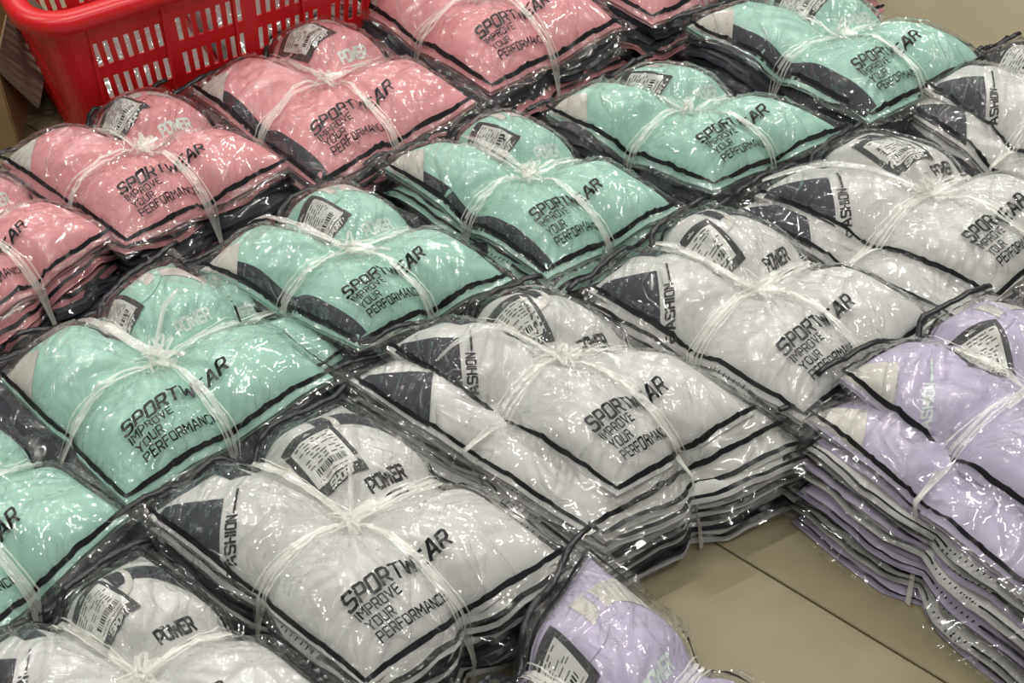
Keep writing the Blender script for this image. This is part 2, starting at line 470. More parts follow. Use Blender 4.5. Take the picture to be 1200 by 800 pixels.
        extra = s.low_shift * (k / s.n) if hasattr(s, 'low_shift') else 0
        cen = sum(s.Q) / 4
        Rm = np.array([[math.cos(rot), -math.sin(rot)], [math.sin(rot), math.cos(rot)]])
        def place(P, S, T, dz, seedz):
            q = P.copy(); q[..., :2] = (q[..., :2] - cen[:2]) @ Rm.T * sc + cen[:2] + sh
            Z = s.height(S, T, s.seed, .4)
            edge = np.clip(np.maximum(np.abs(S), np.abs(T)), 0, 1.2)
            gapn = (s.peek[1][0] if s.peek else s.ztop) / s.n
            wav = gapn * 1.3 * perlin(S * 1.7, T * 1.7, s.seed * 3 + k) * edge ** 3 + gapn * .5 * perlin(S * 5, T * 5, s.seed * 3 + k + 50) * edge ** 2
            z = Z * f + wav + dz - .010
            q[..., 2] = np.maximum(z, .0025)
            return q
        g = np.linspace(-1, 1, n)
        g = np.sign(g) * np.abs(g) ** .8
        S, T = np.meshgrid(g, g, indexing='ij')
        # slightly rounded outline
        r8 = (np.abs(S) ** 8 + np.abs(T) ** 8) ** .125
        th = np.sqrt(np.clip(1 - np.clip(r8, 0, 1) ** 6, 0, 1))
        P0 = s.xy(S, T)
        hh = min(.0072, (s.peek[1][0] if s.peek else s.ztop) / s.n * .47)
        up = place(P0, S, T, 0, 0); lo = up.copy()
        up[..., 2] += hh * th + .0006; lo[..., 2] = np.maximum(lo[..., 2] - hh * th - .0006, .0012)
        V = np.concatenate([up.reshape(-1, 3), lo.reshape(-1, 3)])
        F = np.concatenate([grid_faces(n, n), grid_faces(n, n, n * n, True)])
        # side seam
        idx = np.arange(n * n).reshape(n, n)
        ring = np.concatenate([idx[:-1, 0], idx[-1, :-1], idx[1:, -1][::-1], idx[0, 1:][::-1]])
        rn = np.roll(ring, -1)
        F = np.concatenate([F, np.stack([ring, rn, rn + n * n, ring + n * n], 1)])
        # colour areas: dark side panels on the coloured shirts
        ctr = V[F].mean(1)
        i = np.concatenate([np.tile(0, (n - 1) ** 2), np.tile(1, (n - 1) ** 2), np.tile(1, len(ring))])
        dark = {'mint': .97, 'pink': .88, 'white': .35, 'lilac': .12}[s.color]
        mid = np.where((i == 1) & (rng.uniform() < dark), 1, 0)
        if rng.uniform() < dark * .85: mid[:] = 1
        o = mesh_obj('bagged_shirt', V - s.org, F, [M['white' if (s.color == 'lilac' and rng.uniform() < .4) else s.color], M['navy']], s.root, mid)
        # the clear bag with its loose margin
        e = 1.0 + rng.choice([.03, .045, .06, .11])
        g = np.linspace(-e, e, nf); S, T = np.meshgrid(g, g, indexing='ij')
        P1 = place(s.xy(S, T), S, T, hh + .0022, 1)
        out = np.clip(np.maximum(np.abs(S), np.abs(T)) - 1, 0, 1)
        P1[..., 2] += out * (.14 * perlin(S * 2.6, T * 2.6, s.seed + k * 3) - .03)
        P1[..., 2] += .0022 * ridge(perlin(S * 6, T * 6, s.seed + k + 70), 3)
        P1[..., 2] = np.maximum(P1[..., 2], .003 + .0004 * k)
        s.put('plastic_bag', (P1.reshape(-1, 3), grid_faces(nf, nf)), M['film_low'], o)
        s.put('printed_border', s.border_parts(P1, e, .985, .018 if s.color == 'lilac' else .03, .0012, rng), M['ink'], o)
        if k % 2 == 0:
            ze = e - .02
            s.put('zip_strip', s.ribbon(P1, e, [(-ze, ze), (ze, ze)], .035, .0016, .03), M['zip'], o)
        s.Q = topQ; s.puff = topP; s.pin = .075
        return o

    # -------------------------------------------------- a fully drawn bag
    def fine_bag(s, dz, panel, text, fashion, textcol, detail=True, n=140):
        ext = 1.12
        G = s.surf(76, 1.0, dz, s.seed, False)
        g = np.linspace(-1, 1, 76); S, T = np.meshgrid(g, g, indexing='ij')
        r8 = (np.abs(S) ** 10 + np.abs(T) ** 10) ** .1
        th = np.sqrt(np.clip(1 - np.clip(r8, 0, 1) ** 7, 0, 1))
        # shirt a little inside the frame line with rounded sides
        up = G.copy(); up[..., 2] -= .009 * (1 - th)
        lo = G.copy(); lo[..., 2] -= .011 + 0 * th
        m = 76
        V = np.concatenate([up.reshape(-1, 3), lo[::5, ::5].reshape(-1, 3)])
        nl = lo[::5, ::5].shape[0]
        F = np.concatenate([grid_faces(m, m), grid_faces(nl, nl, m * m, True)])
        idx = np.arange(m * m).reshape(m, m)
        ring = np.concatenate([idx[:-1, 0], idx[-1, :-1], idx[1:, -1][::-1], idx[0, 1:][::-1]])
        skirt = V[ring].copy(); skirt[:, 2] -= .007
        k0 = len(V); V = np.concatenate([V, skirt]); L = len(ring); a = np.arange(L)
        F = np.concatenate([F, np.stack([ring, np.roll(ring, -1), k0 + np.roll(a, -1), k0 + a], 1)])
        shirt = mesh_obj('bagged_shirt', V - s.org, F, M[s.color], s.root)
        Pf = s.surf(n, ext, dz + .0048, s.seed, True)
        CV, CF = s.creases(Pf, ext, 70)
        nf_ = (n - 1) ** 2
        mesh_obj('plastic_bag', np.concatenate([Pf.reshape(-1, 3), CV]) - s.org, np.concatenate([grid_faces(n, n), CF + n * n]),
                 [M['film'], M['crease']], shirt, np.concatenate([np.zeros(nf_, int), np.ones(len(CF), int)]))
        s.put('printed_border', s.border_parts(Pf, ext, 1.0, .028, .0012, s.rng, False), M['ink'], shirt)
        # zip along the open end: a flat ribbed tube
        ze = ext - .02; t = np.linspace(-ext - .03, ext + .03, 90)
        c = s.sample(Pf, ext, t, np.full(90, ze), .003)
        d0 = c[1] - c[4]; d0 /= np.linalg.norm(d0); d1 = c[-2] - c[-5]; d1 /= np.linalg.norm(d1)
        c[0] = c[1] + d0 * .010; c[-1] = c[-2] + d1 * .010
        tt = np.gradient(c, axis=0); tt /= np.linalg.norm(tt, axis=1)[:, None] + 1e-9
        sd = np.cross(tt, [0, 0, 1.0]); sd /= np.linalg.norm(sd, axis=1)[:, None] + 1e-9; up_ = np.cross(sd, tt)
        m_ = 8; V = []
        for a in range(m_):
            an = 2 * np.pi * a / m_
            rib = 1 + .12 * (np.arange(90) % 2)
            V.append(c + sd * (math.cos(an) * .0042 * s.zipw * rib)[:, None] + up_ * (math.sin(an) * .0030 * rib)[:, None])
        V = np.stack(V, 1).reshape(-1, 3)
        F = np.array([[i_ * m_ + a, i_ * m_ + (a + 1) % m_, (i_ + 1) * m_ + (a + 1) % m_, (i_ + 1) * m_ + a] for i_ in range(89) for a in range(m_)])
        F = F.tolist() + [list(range(m_))[::-1], list(range(89 * m_, 90 * m_))]
        mesh_obj('zip_strip', V - s.org, F, M['zip'], shirt)
        G2 = up
        lg = .0011
        acc = 'navy' if s.color == 'white' else 'cream'
        if s.side > 0:
            s.put('side_panel', s.patch(G2, 1, [(-.985, .86), (-.985, -.94), (-.985 + s.side, -.94), (-.985 + s.side * .75, .80)], lg * .6, 30), M['navy'], shirt)
        if panel:
            s.put('sleeve_panel', s.patch(G2, 1, [(-.985, .30), (-.60, .60), (-.88, .93), (-.985, .93)] if s.color == 'white' else
                                          [(-.985, .50), (-.66, .74), (-.80, .985), (-.985, .985)], lg, 16), M[acc], shirt)
            s.put('shoulder_panel', s.patch(G2, 1, [(.44, .62), (.93, .40), (.965, .74), (.50, .88)], lg, 20, .10), M[acc], shirt)
        if s.seed in (25,) :
            s.put('back_panel', s.patch(G2, 1, [(.06, .30), (.97, .30), (.97, .97), (.10, .97)], lg * 1.2, 26), M[acc], shirt)
        if s.color == 'white' and panel:
            s.put('sleeve_band', s.patch(G2, 1, [(-.42, .72), (-.26, .66), (-.22, .98), (-.40, .98)], lg, 12), M['navy'], shirt)
        # collar: a raised ring near the zip end
        th = np.linspace(-.15 * np.pi, 1.0 * np.pi, 30)
        cp = [(.34 + .30 * np.cos(t), .82 - .30 * np.sin(t)) for t in np.linspace(0, np.pi, 26)]
        s.put('collar', s.merge([s.ribbon(G2, 1, cp, .055, .0022, .02)]), M[s.color if s.color != 'white' else 'cream'], shirt)
        mx, my = 2 / BAGW, 2 / BAGH
        if fashion:
            q, w = text_quads('FASHION', .0105, .0024, .30, .0)
            o_ = np.array([-.975, .17]); dx = np.array([.40, .31]); dx = dx / np.linalg.norm(dx * np.array([BAGW / 2, BAGH / 2]))
            dy = np.array([-dx[1] * BAGH / BAGW, dx[0] * BAGW / BAGH])
            bars, _ = text_quads('---', .0105, .0028, .30, .0)
            q = np.concatenate([q, bars + np.array([w + .001, .002])])
            s.put('sleeve_lettering', s.quads_on(G2, 1, q, o_, (dx, dy), lg * 1.6), M['ink'] if fashion == 'dark' else M['palink'], shirt)
        if text:
            parts = []
            for txt, b, cap, st, gap in (('SPORTWEAR', .176, .0168, .0034, .28), ('IMPROVE', .134, .0095, .0017, .30), ('YOUR', .092, .0095, .0017, .30), ('PERFORMANCE', .050, .0095, .0017, .30)):
                q, w = text_quads(txt, cap, st, gap, .30 if cap > .015 else .05)
                q = q * np.array([1.03, 1.0])
                parts.append(s.quads_on(Pf, ext, q, (2 * .135 - 1 + (.176 - b) * .10, 2 * b - 1), ((mx, 0), (0, my)), .0009))
            s.put('lettering', s.merge(parts), M['ink'], shirt)
        q, w = text_quads('POWER', .012, .0032, .22, .1)
        b1, _ = text_quads('-', .012, .002, 0); b1 = b1 * np.array([1.9, 1]) + np.array([.012, -.009]); b2 = b1 + np.array([.006, -.004])
        q = np.concatenate([q, b1, b2])
        s.put('chest_lettering', s.quads_on(G2, 1, q, (.34, .10), ((mx, 0), (0, my)), lg), M['ink'] if s.color == 'white' else M['palink'], shirt)
        # swing tag between shirt and film
        if detail: s.tagcard(G2, shirt)
        return Pf, ext, shirt

    def tagcard(s, G2, shirt):
        cx, cy = s.tagpos
        V = []; F = []; mi = []
        ca, sa = math.cos(s.tagrot), math.sin(s.tagrot)
        def pt(x, y, z):
            xx, yy = x * ca - y * sa, x * sa + y * ca
            return s.sample(G2, 1, np.array([cx + xx * 2 / BAGW]), np.array([cy + yy * 2 / BAGH]))[0] + np.array([0, 0, z + .0024]) - s.org
        def rect(x0, y0, x1, y1, z, m):
            nx = max(1, int(np.ceil((x1 - x0) / .0045))); ny = max(1, int(np.ceil((y1 - y0) / .0045)))
            for a in range(nx):
                for b in range(ny):
                    k = len(V); xa, xb = x0 + (x1 - x0) * a / nx, x0 + (x1 - x0) * (a + 1) / nx; ya, yb = y0 + (y1 - y0) * b / ny, y0 + (y1 - y0) * (b + 1) / ny
                    for x, y in ((xa, ya), (xb, ya), (xb, yb), (xa, yb)): V.append(pt(x, y, z))
                    F.append([k, k + 1, k + 2, k + 3]); mi.append(m)
        W, H_ = .031, .042
        rect(-W, -H_, W, H_, 0, 0)
        rect(-.025, -.030, .025, .028, .0003, 1)
        rng = s.rng
        for i, y in enumerate([.024, .019, .0145, .010, .0055, .001, -.0035, -.008]):
            x = -.021
            while x < .019:
                l = rng.uniform(.003, .009)
                if rng.uniform() < .75: rect(x, y - (.0009 if i else .0013), min(x + l, .022), y + .0009, .0005, 2)
                x += l + rng.uniform(.001, .004)
        x = -.017
        while x < .018:
            l = rng.uniform(.0006, .0022); rect(x, -.021, x + l, -.0125, .0005, 3); x += l + rng.uniform(.0006, .0016)
        x = -.019
        while x < .015:
            l = rng.uniform(.003, .008); rect(x, -.0265, x + l, -.0252, .0005, 2); x += l + .0015
        q, w = text_quads('SPORT', .0068, .0019, .26, .25)
        for qq in q:
            k = len(V)
            for p in qq: V.append(pt(p[0] - .013, p[1] - .0395, .0007))
            F.append([k, k + 1, k + 2, k + 3]); mi.append(1)
        # swift mark at top
        rect(-.004, .033, .005, .0345, .0004, 1); rect(-.001, .0355, .002, .037, .0004, 1)
        mesh_obj('hang_tag', V, F, [M['card'], M['sticker'], M['grey_ink'], M['ink']], shirt, mi, False)

    # -------------------------------------------------- twine
    def twine(s, Pf, ext, tails):
        rng = s.rng
        kx, ky = s.knot
        def strand(fixed, axis, off, w0, w1, lift, seed):
            """one flat strand across the bundle and down both sides"""
            n = 90; t = np.linspace(-1.02, 1.02, n)
            c = (kx if axis else ky) * (1 - np.abs(t)) + off * (.4 + np.abs(t)) + .012 * perlin(t * 3, t * 0, seed)
            S, T = (c, t) if axis else (t, c)
            p = s.sample(Pf, ext, S, T, lift)
            # the taut strand bridges small hollows
            z = p[:, 2].copy()
            for _ in range(4): z[1:-1] = np.maximum(z[1:-1], .5 * (z[:-2] + z[2:]) - .0004)
            p[:, 2] = z
            # down the sides
            ends = []
            for e, q in ((0, -1), (1, 1)):
                top = p[0] if e == 0 else p[-1]; inn = p[3] if e == 0 else p[-4]
                d = top - inn; d[2] = 0; d /= np.linalg.norm(d)
                ua, va = (0.0, float(q)) if axis else (float(q), 0.0)
                way = [top]
                edge = lambda QQ, m: s.planar(np.array([ua * m]), np.array([va * m]), QQ)[0]
                if s.peek:
                    pq = [at(c_[0], c_[1], z_) for c_, z_ in zip(s.peek[0], s.peek[1])]
                    g1 = edge(pq, 1.0); g0 = edge(pq, .8)
                    if (g1 - top) @ d > .012: way += [g0 * .5 + top * .5 + np.array([0, 0, .006]), g1 + np.array([0, 0, -.004])]
                bt = edge(s.baseQ, .95); md = edge([a_ * .45 + b_ * .55 for a_, b_ in zip(s.Q, s.baseQ)], .99)
                md[2] = .45 * way[-1][2]; bt[2] = .003
                way += [md + d * .004, bt + d * .002]
                way = np.array(way); tt_ = np.linspace(0, len(way) - 1, 6 * (len(way) - 1) + 1)[1:]
                ex = np.stack([np.interp(tt_, np.arange(len(way)), way[:, c_]) for c_ in range(3)], 1)
                ends.append(ex[::-1] if e == 0 else ex)
            P = np.concatenate([ends[0], p, ends[1]])
            d = np.gradient(P, axis=0); d /= np.linalg.norm(d, axis=1)[:, None] + 1e-9
            # width direction: horizontal across the strand
            ch = (p[60] - p[30]); ch[2] = 0; ch /= np.linalg.norm(ch); side = np.array([-ch[1], ch[0], 0])
            m_ = len(P); u = np.linspace(-1, 1, m_); w = w0 + (w1 - w0) * np.abs(u)
            tw = perlin(u * 6, u * 0, seed + 3) * 1.3
            up = np.cross(d, side); sd = side * np.cos(tw)[:, None] + up * (np.sin(tw) * .5)[:, None]
            lay = []
            for q, zf in ((-1, 0), (-.35, .0006), (.3, -.0003), (1, .0003)):
                lay.append(P + sd * (w * q / 2)[:, None] + np.array([0, 0, zf]) - s.org)
            V = np.stack(lay, 1).reshape(-1, 3)
            return V, grid_faces(m_, 4)
        A = s.merge([strand(0, 0, .012, .004, .0085, .0022, s.seed + 1), strand(0, 0, -.022, .003, .005, .0028, s.seed + 2), strand(0, 0, .04, .0016, .003, .0024, s.seed + 5), strand(0, 0, -.05, .0012, .003, .0024, s.seed + 6)])
        B = s.merge([strand(0, 1, .014, .004, .0085, .0030, s.seed + 3), strand(0, 1, -.018, .003, .005, .0034, s.seed + 4), strand(0, 1, .045, .0016, .003, .0028, s.seed + 7), strand(0, 1, -.04, .0012, .003, .0028, s.seed + 8)])
        mesh_obj('strap', A[0], A[1], M['strap'], s.root); mesh_obj('strap', B[0], B[1], M['strap'], s.root)
        # knot: crumpled loops
        K = s.sample(Pf, ext, np.array([kx]), np.array([ky]), .006)[0]
        parts = []
        for i in range(12):
            a0 = rng.uniform(0, 2 * np.pi); L = rng.uniform(.012, .042); m_ = 16
            t = np.linspace(0, 1, m_); wv = rng.uniform(.0025, .005)
            cx = np.cos(a0) * L * np.sin(t * np.pi) ; cy = np.sin(a0) * L * np.sin(t * np.pi)
            lat = (t - .5) * rng.uniform(.006, .016)
            P = K + np.stack([cx - np.sin(a0) * lat, cy + np.cos(a0) * lat, .006 * np.sin(t * np.pi) + .002 * i * .4 + rng.uniform(0, .004) - .35 * L * np.sin(t * np.pi) * 0], 1)
            sd = np.array([-np.sin(a0), np.cos(a0), .5])
            V = np.stack([P - sd * wv / 2, P + sd * wv / 2], 1).reshape(-1, 3) - s.org
            parts.append((V, grid_faces(m_, 2)))
        V, F = s.merge(parts); mesh_obj('knot', V, F, M['strap'], s.root)
        # loose tails, given as lists of bag coordinates
        tp = []
        for path, w in tails:
            path = np.array(path, float); m_ = 40; t = np.linspace(0, len(path) - 1, m_)
            S = np.interp(t, np.arange(len(path)), path[:, 0]); T = np.interp(t, np.arange(len(path)), path[:, 1])
            P = s.sample(Pf, ext, S, T, .004); z = P[:, 2]
            for _ in range(60): z[1:-1] = np.maximum(z[1:-1], .5 * (z[:-2] + z[2:]))
            P[:, 2] = z + .003
            d = np.gradient(P, axis=0); d /= np.linalg.norm(d, axis=1)[:, None]
            sd = np.cross(d, [0, 0, 1.0]); u = np.linspace(0, 1, m_); tw = perlin(u * 5, u * 0, s.seed + 40) * 1.6
            up = np.array([0, 0, 1.0]); sd = sd * np.cos(tw)[:, None] + up * np.abs(np.sin(tw))[:, None] * .5
            ww = w * (.45 + .55 * np.sin(u * np.pi * .8 + .3))
            lay = [P + sd * (ww * q / 2)[:, None] + np.array([0, 0, .0015 * abs(q)]) - s.org for q in (-1, -.4, .4, 1)]
            tp.append((np.stack(lay, 1).reshape(-1, 3), grid_faces(m_, 4)))
        if tp:
            V, F = s.merge(tp); mesh_obj('strap_tail', V, F, M['strap'], s.root)

    def build(s, panel, text, tails, fashion, textcol):
        s.tagpos = getattr(s, 'tagpos', (.30, .66)); s.tagrot = s.tr
        Pf, ext, shirt = s.fine_bag(0, panel, text, fashion, textcol)
        s.twine(Pf, ext, tails)
        for k in range(1, s.n): s.low_bag(k)
        if s.peek:
            # the second bag sticks out: same build on its own four corners
            old, oz = s.Q, s.puff
            s.Q = [at(c[0], c[1], z) for c, z in zip(s.peek[0], s.peek[1])]; s.seed += 500; s.puff = s.peek[2]
            s.fine_bag(0, panel, False, None, textcol, False, 80)
            s.Q, s.puff = old, oz

# ------------------------------------------------------------------ floor
def build_floor():
    fl = Geo(); fl.box((0, 2, -.025), (9, 9, .04))
    floor = fl.obj('floor', M['grout']); floor['kind'] = 'structure'
    tm = bpy.data.materials.new('beige_floor_tile'); tm.use_nodes = True
    nt = tm.node_tree; b = nt.nodes['Principled BSDF']; N = nt.nodes.new; L = nt.links.new
    tc = N('ShaderNodeTexCoord'); n = N('ShaderNodeTexNoise'); n.inputs['Scale'].default_value = 3.2; n.inputs['Detail'].default_value = 7; n.inputs['Roughness'].default_value = .6
    L(tc.outputs['Object'], n.inputs['Vector'])
    cr = N('ShaderNodeValToRGB'); cr.color_ramp.elements[0].position = .32; cr.color_ramp.elements[1].position = .68
    cr.color_ramp.elements[0].color = (.205, .172, .105, 1); cr.color_ramp.elements[1].color = (.275, .238, .152, 1)
    L(n.outputs['Fac'], cr.inputs[0]); L(cr.outputs[0], b.inputs['Base Color'])
    b.inputs['Roughness'].default_value = .45; b.inputs['Specular IOR Level'].default_value = .35
    p0 = at(843, 638, 0)[:2]; p1 = at(1110, 800, 0)[:2]
    d = (p1 - p0) / np.linalg.norm(p1 - p0); e = np.array([-d[1], d[0]]); size = .80; gap = .003
    R = np.array([[d[0], e[0], 0], [d[1], e[1], 0], [0, 0, 1]])
    me = None
    for i in range(-3, 4):
        for j in range(-3, 5):
            c = p0 + d * ((i + .30) * size) + e * ((j + .5) * size)
            if abs(c[0]) > 2.2 or c[1] < -.2 or c[1] > 4.2: continue
            if me is None:
                g = Geo(); w = size / 2 - gap / 2; v = .0015
                g.v = [(-w, -w, -.01), (w, -w, -.01), (w, w, -.01), (-w, w, -.01), (-w, -w, -v), (w, -w, -v), (w, w, -v), (-w, w, -v),
                       (-w + v, -w + v, 0), (w - v, -w + v, 0), (w - v, w - v, 0), (-w + v, w - v, 0)]
                g.f = [[0, 1, 5, 4], [1, 2, 6, 5], [2, 3, 7, 6], [3, 0, 4, 7], [4, 5, 9, 8], [5, 6, 10, 9], [6, 7, 11, 10], [7, 4, 8, 11], [8, 9, 10, 11]]
                g.m = [0] * 9; o = g.obj('tile', tm, floor); me = o.data
            else:
                o = bpy.data.objects.new('tile', me); COL.objects.link(o); o.parent = floor
            o.location = (c[0], c[1], 0); o.rotation_euler = (0, 0, math.atan2(d[1], d[0]))
build_floor()

# ------------------------------------------------------------------ the bundles
GRP = None
def B(*a, **k): return Bundle(*a, **k)

B([(0, 440), (150, 590), (390, 436), (200, 303)], 'mint', 'mint shirt bundle on the left with a thick twine tail lying across its knot', 11, tagpos=(0.05, 0.7), tagrot=0,
  tails=[([(-.15, .98), (-.10, .55), (.0, .05), (.12, -.28)], .016), ([(0, .05), (.35, .25), (.6, .3)], .009)], side=.0,
  base=[(-40, 520), (150, 725), (425, 545), (225, 400)],
  peek=([(40, 400), (180, 560), (415, 405), (270, 310)], [.13] * 4, .03))
B([(232, 310), (420, 402), (600, 322), (400, 212)], 'mint', 'mint shirt bundle between the left pink bundle and the front white bundles', 12, tagpos=(0.12, 0.52), tagrot=0,
  tails=[([(-.35, .95), (-.15, .5), (0, 0)], .012), ([(0, 0), (.1, -.4)], .008)], side=.16)
B([(450, 192), (642, 322), (795, 242), (590, 135)], 'mint', 'mint shirt bundle in the centre with a short twine tail standing off its knot', 13, tagpos=(0.1, 0.56), tagrot=0,
  tails=[([(.12, .95), (.05, .5), (0, 0), (.18, -.12)], .013)], side=.13)
B([(640, 130), (835, 222), (992, 152), (760, 77)], 'mint', 'mint shirt bundle just beyond the central mint one, no dark band on its side', 14, tagpos=(0.08, 0.62), tagrot=0, side=.0)
B([(805, 27), (1020, 140), (1158, 70), (955, -12)], 'mint', 'mint shirt bundle farthest back on the right beside the bare floor', 15, side=.17)
B([(-260, 590), (-80, 800), (150, 600), (-50, 468)], 'mint', 'mint shirt bundle cut off by the left edge, lower left', 16, side=.0, base=[(-280, 700), (-90, 920), (190, 705), (0, 515)])

B([(172, 600), (430, 802), (660, 648), (400, 470)], 'white', 'white shirt bundle in front with the largest whole lettering and dark sleeve panel', 21, tagpos=(0.28, 0.5), tagrot=-0.2,
  tails=[([(-.08, .9), (-.02, .45), (0, .05)], .012), ([(0, 0), (.35, .3), (.55, .1)], .008)], fashion='dark')
B([(452, 403), (723, 578), (885, 480), (630, 335)], 'white', 'white shirt bundle in the middle with a second bag sliding out below it', 22, tagpos=(0.12, 0.58), tagrot=-0.45,
  tails=[([(0, .1), (-.45, .5), (-.95, .55)], .010), ([(.1, .1), (.2, -.25), (.08, -.35)], .010)], fashion='dark', n=11, puff=.05, knot=(.05, .12), base=[(412, 525), (705, 708), (945, 590), (655, 430)],
  peek=([(408, 440), (690, 622), (925, 492), (640, 350)], [.14, .135, .14, .14], .035))
B([(690, 335), (940, 490), (1100, 370), (830, 240)], 'white', 'white shirt bundle right behind the tall lilac one, whose zip corner overlaps its front', 23, tagpos=(0.1, 0.55), tagrot=-0.35, fashion='dark', n=10, base=[(690, 450), (930, 612), (1115, 480), (840, 350)],
  tails=[([(0, 0), (-.3, .8)], .012), ([(0, 0), (.1, -.3)], .009)])
B([(885, 225), (1165, 350), (1290, 255), (1015, 155)], 'white', 'white shirt bundle at the right edge with a twine strand laid across its left corner', 24, tagpos=(0.36, 0.5), tagrot=-0.3, fashion='dark', n=10,
  tails=[([(0, 0), (-.5, .7), (-.9, 1.0)], .012)],
  peek=([(860, 245), (1130, 385), (1290, 290), (1000, 180)], [.14] * 4, .03))
B([(1085, 100), (1290, 245), (1400, 170), (1195, 47)], 'white', 'white shirt bundle cut off by the right edge near the top, with dark end', 25, fashion='dark', n=9,
  peek=([(1062, 125), (1270, 270), (1390, 190), (1180, 60)], [.14] * 4, .03))
B([(-60, 792), (170, 978), (400, 822), (165, 648)], 'white', 'white shirt bundle in the lower left corner with POWER on its chest', 26, fashion='dark')

B([(-200, 300), (-45, 395), (132, 272), (-30, 195)], 'pink', 'pink shirt bundle cut off by the left edge', 31)
B([(0, 187), (150, 287), (342, 190), (187, 107)], 'pink', 'pink shirt bundle in front of the red basket corner', 32, tagpos=(0.2, 0.6), tagrot=0, side=.0)
B([(225, 105), (375, 220), (558, 115), (380, 20)], 'pink', 'pink shirt bundle second from the red basket corner, dark band along its left side', 33, tagpos=(0.3, 0.6), tagrot=0, side=.14)
B([(398, -8), (575, 104), (730, 25), (560, -70)], 'pink', 'pink shirt bundle at the top middle, lettering bent by twine', 34)
B([(600, -62), (765, 24), (900, -38), (730, -105)], 'pink', 'pink shirt bundle at the top edge behind the far mint ones', 35, text=False)
B([(860, -62), (985, 16), (1035, -14), (930, -70)], 'pink', 'small strip of pink shirt bundle at the top edge by the bare floor', 36, text=False, n=6, top=.11)

b = B([(985, 440), (1241, 630), (1440, 500), (1160, 345)], 'lilac', 'lilac shirt bundle on the right, tall stack with fanned open side', 41, tagpos=(0.05, 0.5), tagrot=-0.55, n=12, top=.20, fashion='pale', base=[(925, 608), (1205, 830), (1440, 640), (1160, 450)],
  tails=[([(0, 0), (-.5, -.1)], .012)],
  peek=([(945, 485), (1215, 700), (1420, 560), (1150, 400)], [.165] * 4, .03), spread=1.17)
B([(510, 915), (800, 1165), (985, 895), (690, 648)], 'lilac', 'lilac shirt bundle at the bottom edge with its zip corner raised', 42, tagpos=(0.03, 0.7), tagrot=-0.2, fashion=None, text=False)

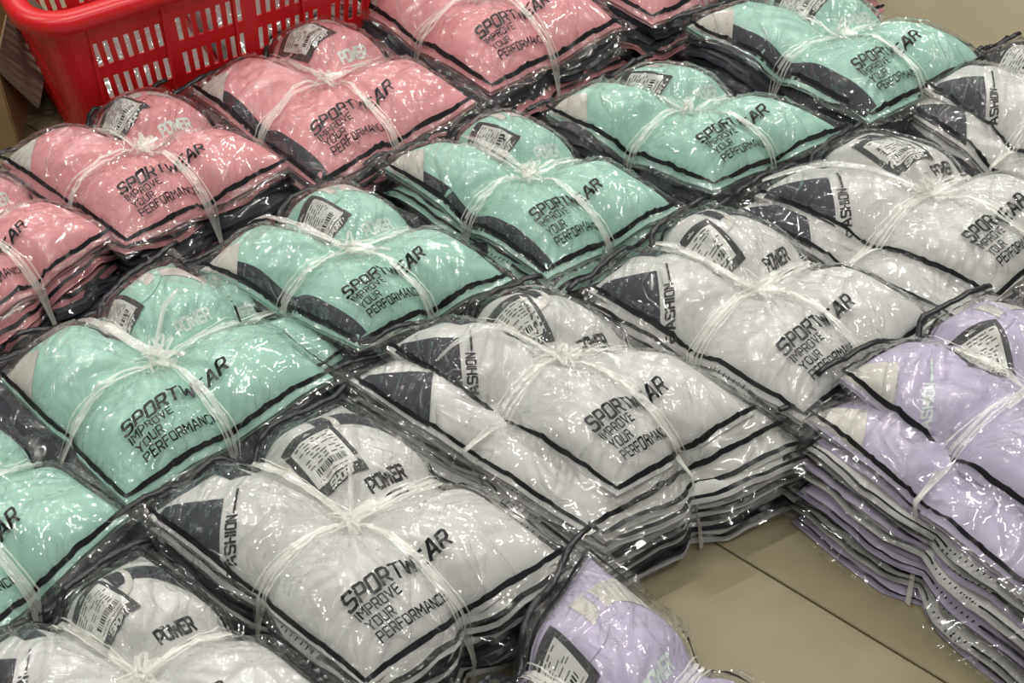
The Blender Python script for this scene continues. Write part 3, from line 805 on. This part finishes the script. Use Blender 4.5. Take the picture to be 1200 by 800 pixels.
# ------------------------------------------------------------------ red basket
def basket():
    ang = math.radians(31); c0 = np.array([-.716, 1.90]); Lx, Ly, Hh = .62, .42, .345
    d = np.array([math.cos(ang), math.sin(ang)]); e = np.array([-d[1], d[0]])
    cen = c0 + d * Lx / 2 + e * Ly / 2
    root = empty('plastic_basket', (cen[0], cen[1], 0), ang)
    tag(root, 'red slotted plastic basket standing behind the pink bundles', 'basket')
    t = .0035
    # outline as rounded rectangle, parametrised by perimeter
    def outline(z, grow=0.0, nc=8):
        tp = 1 - .11 * (1 - z / Hh); hx, hy = Lx / 2 * tp + grow, Ly / 2 * tp + grow; r = .055 + grow
        P = []
        for (sx, sy, a0) in ((1, -1, -90), (1, 1, 0), (-1, 1, 90), (-1, -1, 180)):
            for k in range(nc + 1):
                a = math.radians(a0 + 90 * k / nc)
                P.append((sx * (hx - r) + r * math.cos(a), sy * (hy - r) + r * math.sin(a)))
        return np.array(P)
    # walls with real slots: vertical cells between rows
    def wall_strip(z0, z1, g, slots):
        """band from z0 to z1; with slots, remove alternate cells on the straight runs"""
        A0, A1 = outline(z0), outline(z1)
        n = len(A0)
        for i in range(n):
            j = (i + 1) % n
            straight = (i % 9 == 8)
            a0, b0, a1, b1 = A0[i], A0[j], A1[i], A1[j]
            if straight:
                k = int(round(np.linalg.norm(b0 - a0) / .0085)); k += (k % 2 == 0)
            else: k = 1
            for q in range(k):
                u0, u1 = q / k, (q + 1) / k
                if slots and straight and q % 2 == 1:
                    rib = (q // 2) % 8 == 7
                    if not rib: continue
                p = [a0 + (b0 - a0) * u0, a0 + (b0 - a0) * u1, a1 + (b1 - a1) * u1, a1 + (b1 - a1) * u0]
                m = sum(p) / 4; nrm = np.array([(b0 - a0)[1], -(b0 - a0)[0]]); nrm = nrm / (np.linalg.norm(nrm) + 1e-9)
                kk = len(g.v)
                for off in (0, -t):
                    for pp, z in zip(p, (z0, z0, z1, z1)): g.v.append((pp[0] + nrm[0] * off, pp[1] + nrm[1] * off, z))
                for f in ((0, 1, 2, 3), (7, 6, 5, 4), (0, 4, 5, 1), (1, 5, 6, 2), (2, 6, 7, 3), (3, 7, 4, 0)):
                    g.f.append([kk + a for a in f]); g.m.append(0)
    g = Geo()
    zs = [0.0, .030, .072, .092, .136, .158, .202, .226, .272, .33]
    for i in range(len(zs) - 1):
        wall_strip(zs[i], zs[i + 1], g, i % 2 == 1)
    g.obj('slotted_wall', M['red'], root)
    g = Geo(); O = outline(0.0); k = len(O)
    g.v = [(x, y, .001) for x, y in O] + [(x, y, .006) for x, y in O]
    g.f = [list(range(k))[::-1], list(range(k, 2 * k))] + [[i, (i + 1) % k, k + (i + 1) % k, k + i] for i in range(k)]; g.m = [0] * len(g.f)
    g.obj('base', M['red'], root)
    # rim: turned out lip
    prof = [(0, .318), (.006, .318), (.007, .334), (.022, .338), (.026, .322), (.030, .322), (.031, .342), (.024, .350), (.004, .350), (-.004, .346), (-.004, .330), (0, .326)]
    V = []; n = len(outline(.3))
    for gr, z in prof:
        for x, y in outline(Hh, gr): V.append((x, y, z))
    F = []
    m_ = len(prof)
    for a in range(m_):
        for i in range(n): F.append([a * n + i, a * n + (i + 1) % n, ((a + 1) % m_) * n + (i + 1) % n, ((a + 1) % m_) * n + i])
    mesh_obj('rim', V, F, M['red'], root)
    # upright ribs on the outside
    for sx in np.linspace(-.24, .24, 5):
        g = Geo()
        for q in range(8):
            z0, z1 = q * .04, (q + 1) * .04; zc = (z0 + z1) / 2; y = -(Ly / 2 * (1 - .11 * (1 - zc / Hh))) - .002
            g.box((sx, y, zc), (.004, .007, .041))
        g.obj('rib', M['red'], root)
    return cen, ang
bc, ba = basket()
# bagged shirts lying in the basket
def loose_bag(loc, rz, w, h, th, color, label, seed, grp):
    root = empty('bagged_shirt', loc, rz)
    tag(root, label, 'bagged shirt', grp)
    n = 40; g = np.linspace(-1, 1, n); S, T = np.meshgrid(g, g, indexing='ij')
    r = (np.abs(S) ** 8 + np.abs(T) ** 8) ** .125; q = np.sqrt(np.clip(1 - np.clip(r, 0, 1) ** 5, 0, 1))
    z = th * q + .006 * perlin(S * 3, T * 3, seed) * q
    up = np.stack([S * w / 2, T * h / 2, th + z], -1); lo = np.stack([S * w / 2, T * h / 2, th - th * q], -1)
    V = np.concatenate([up.reshape(-1, 3), lo.reshape(-1, 3)])
    mesh_obj('folded_shirt', V, np.concatenate([grid_faces(n, n), grid_faces(n, n, n * n, True)]), M[color], root)
    f = np.stack([S * w / 2 * 1.05, T * h / 2 * 1.05, th + z + .003 + .006 * ridge(perlin(S * 4, T * 4, seed + 2), 3)], -1)
    mesh_obj('plastic_bag', f.reshape(-1, 3), grid_faces(n, n), M['film'], root)
    return root
for k in range(4):
    ox, oy = RNG.uniform(-.02, .02, 2); d = (math.cos(ba), math.sin(ba))
    sx = -.13 if k % 2 == 0 else .14
    loose_bag((bc[0] + d[0] * sx + ox * .3, bc[1] + d[1] * sx + oy * .3, .008 + (k // 2) * .055), ba + RNG.uniform(-.04, .04), .24, .32, .022,
              'grey', 'bagged grey shirt packed inside the red slotted basket', 60 + k, 'grey bagged shirts inside the red basket')

# ------------------------------------------------------------------ cardboard box with an open flap
def carton():
    root = empty('cardboard_box', (-1.045, 2.13, 0), math.radians(6))
    tag(root, 'brown cardboard box with an open flap at the left edge beside the basket', 'box')
    w, d, h, t = .36, .26, .17, .005
    g = Geo(); g.box((0, 0, t / 2), (w, d, t)); g.box((w / 2, 0, h / 2), (t, d, h)); g.box((-w / 2, 0, h / 2), (t, d, h))
    g.box((0, -d / 2, h / 2), (w, t, h)); g.box((0, d / 2, h / 2), (w, t, h)); g.obj('box_walls', M['carton'], root)
    g = Geo(); a = math.radians(-38); R = np.array([[math.cos(a), 0, math.sin(a)], [0, 1, 0], [-math.sin(a), 0, math.cos(a)]])
    a = math.radians(60); fl = .10
    ax = np.array([math.cos(-a), 0, math.sin(a)])
    c = np.array([w / 2, 0, h]) + np.array([fl / 2 * math.cos(a), 0, -fl / 2 * math.sin(a)])
    R = np.array([[math.cos(a), 0, math.sin(a)], [0, 1, 0], [-math.sin(a), 0, math.cos(a)]])
    g.box(c, (fl, d * .98, t), R); g.obj('flap', M['carton_in'], root)
carton()
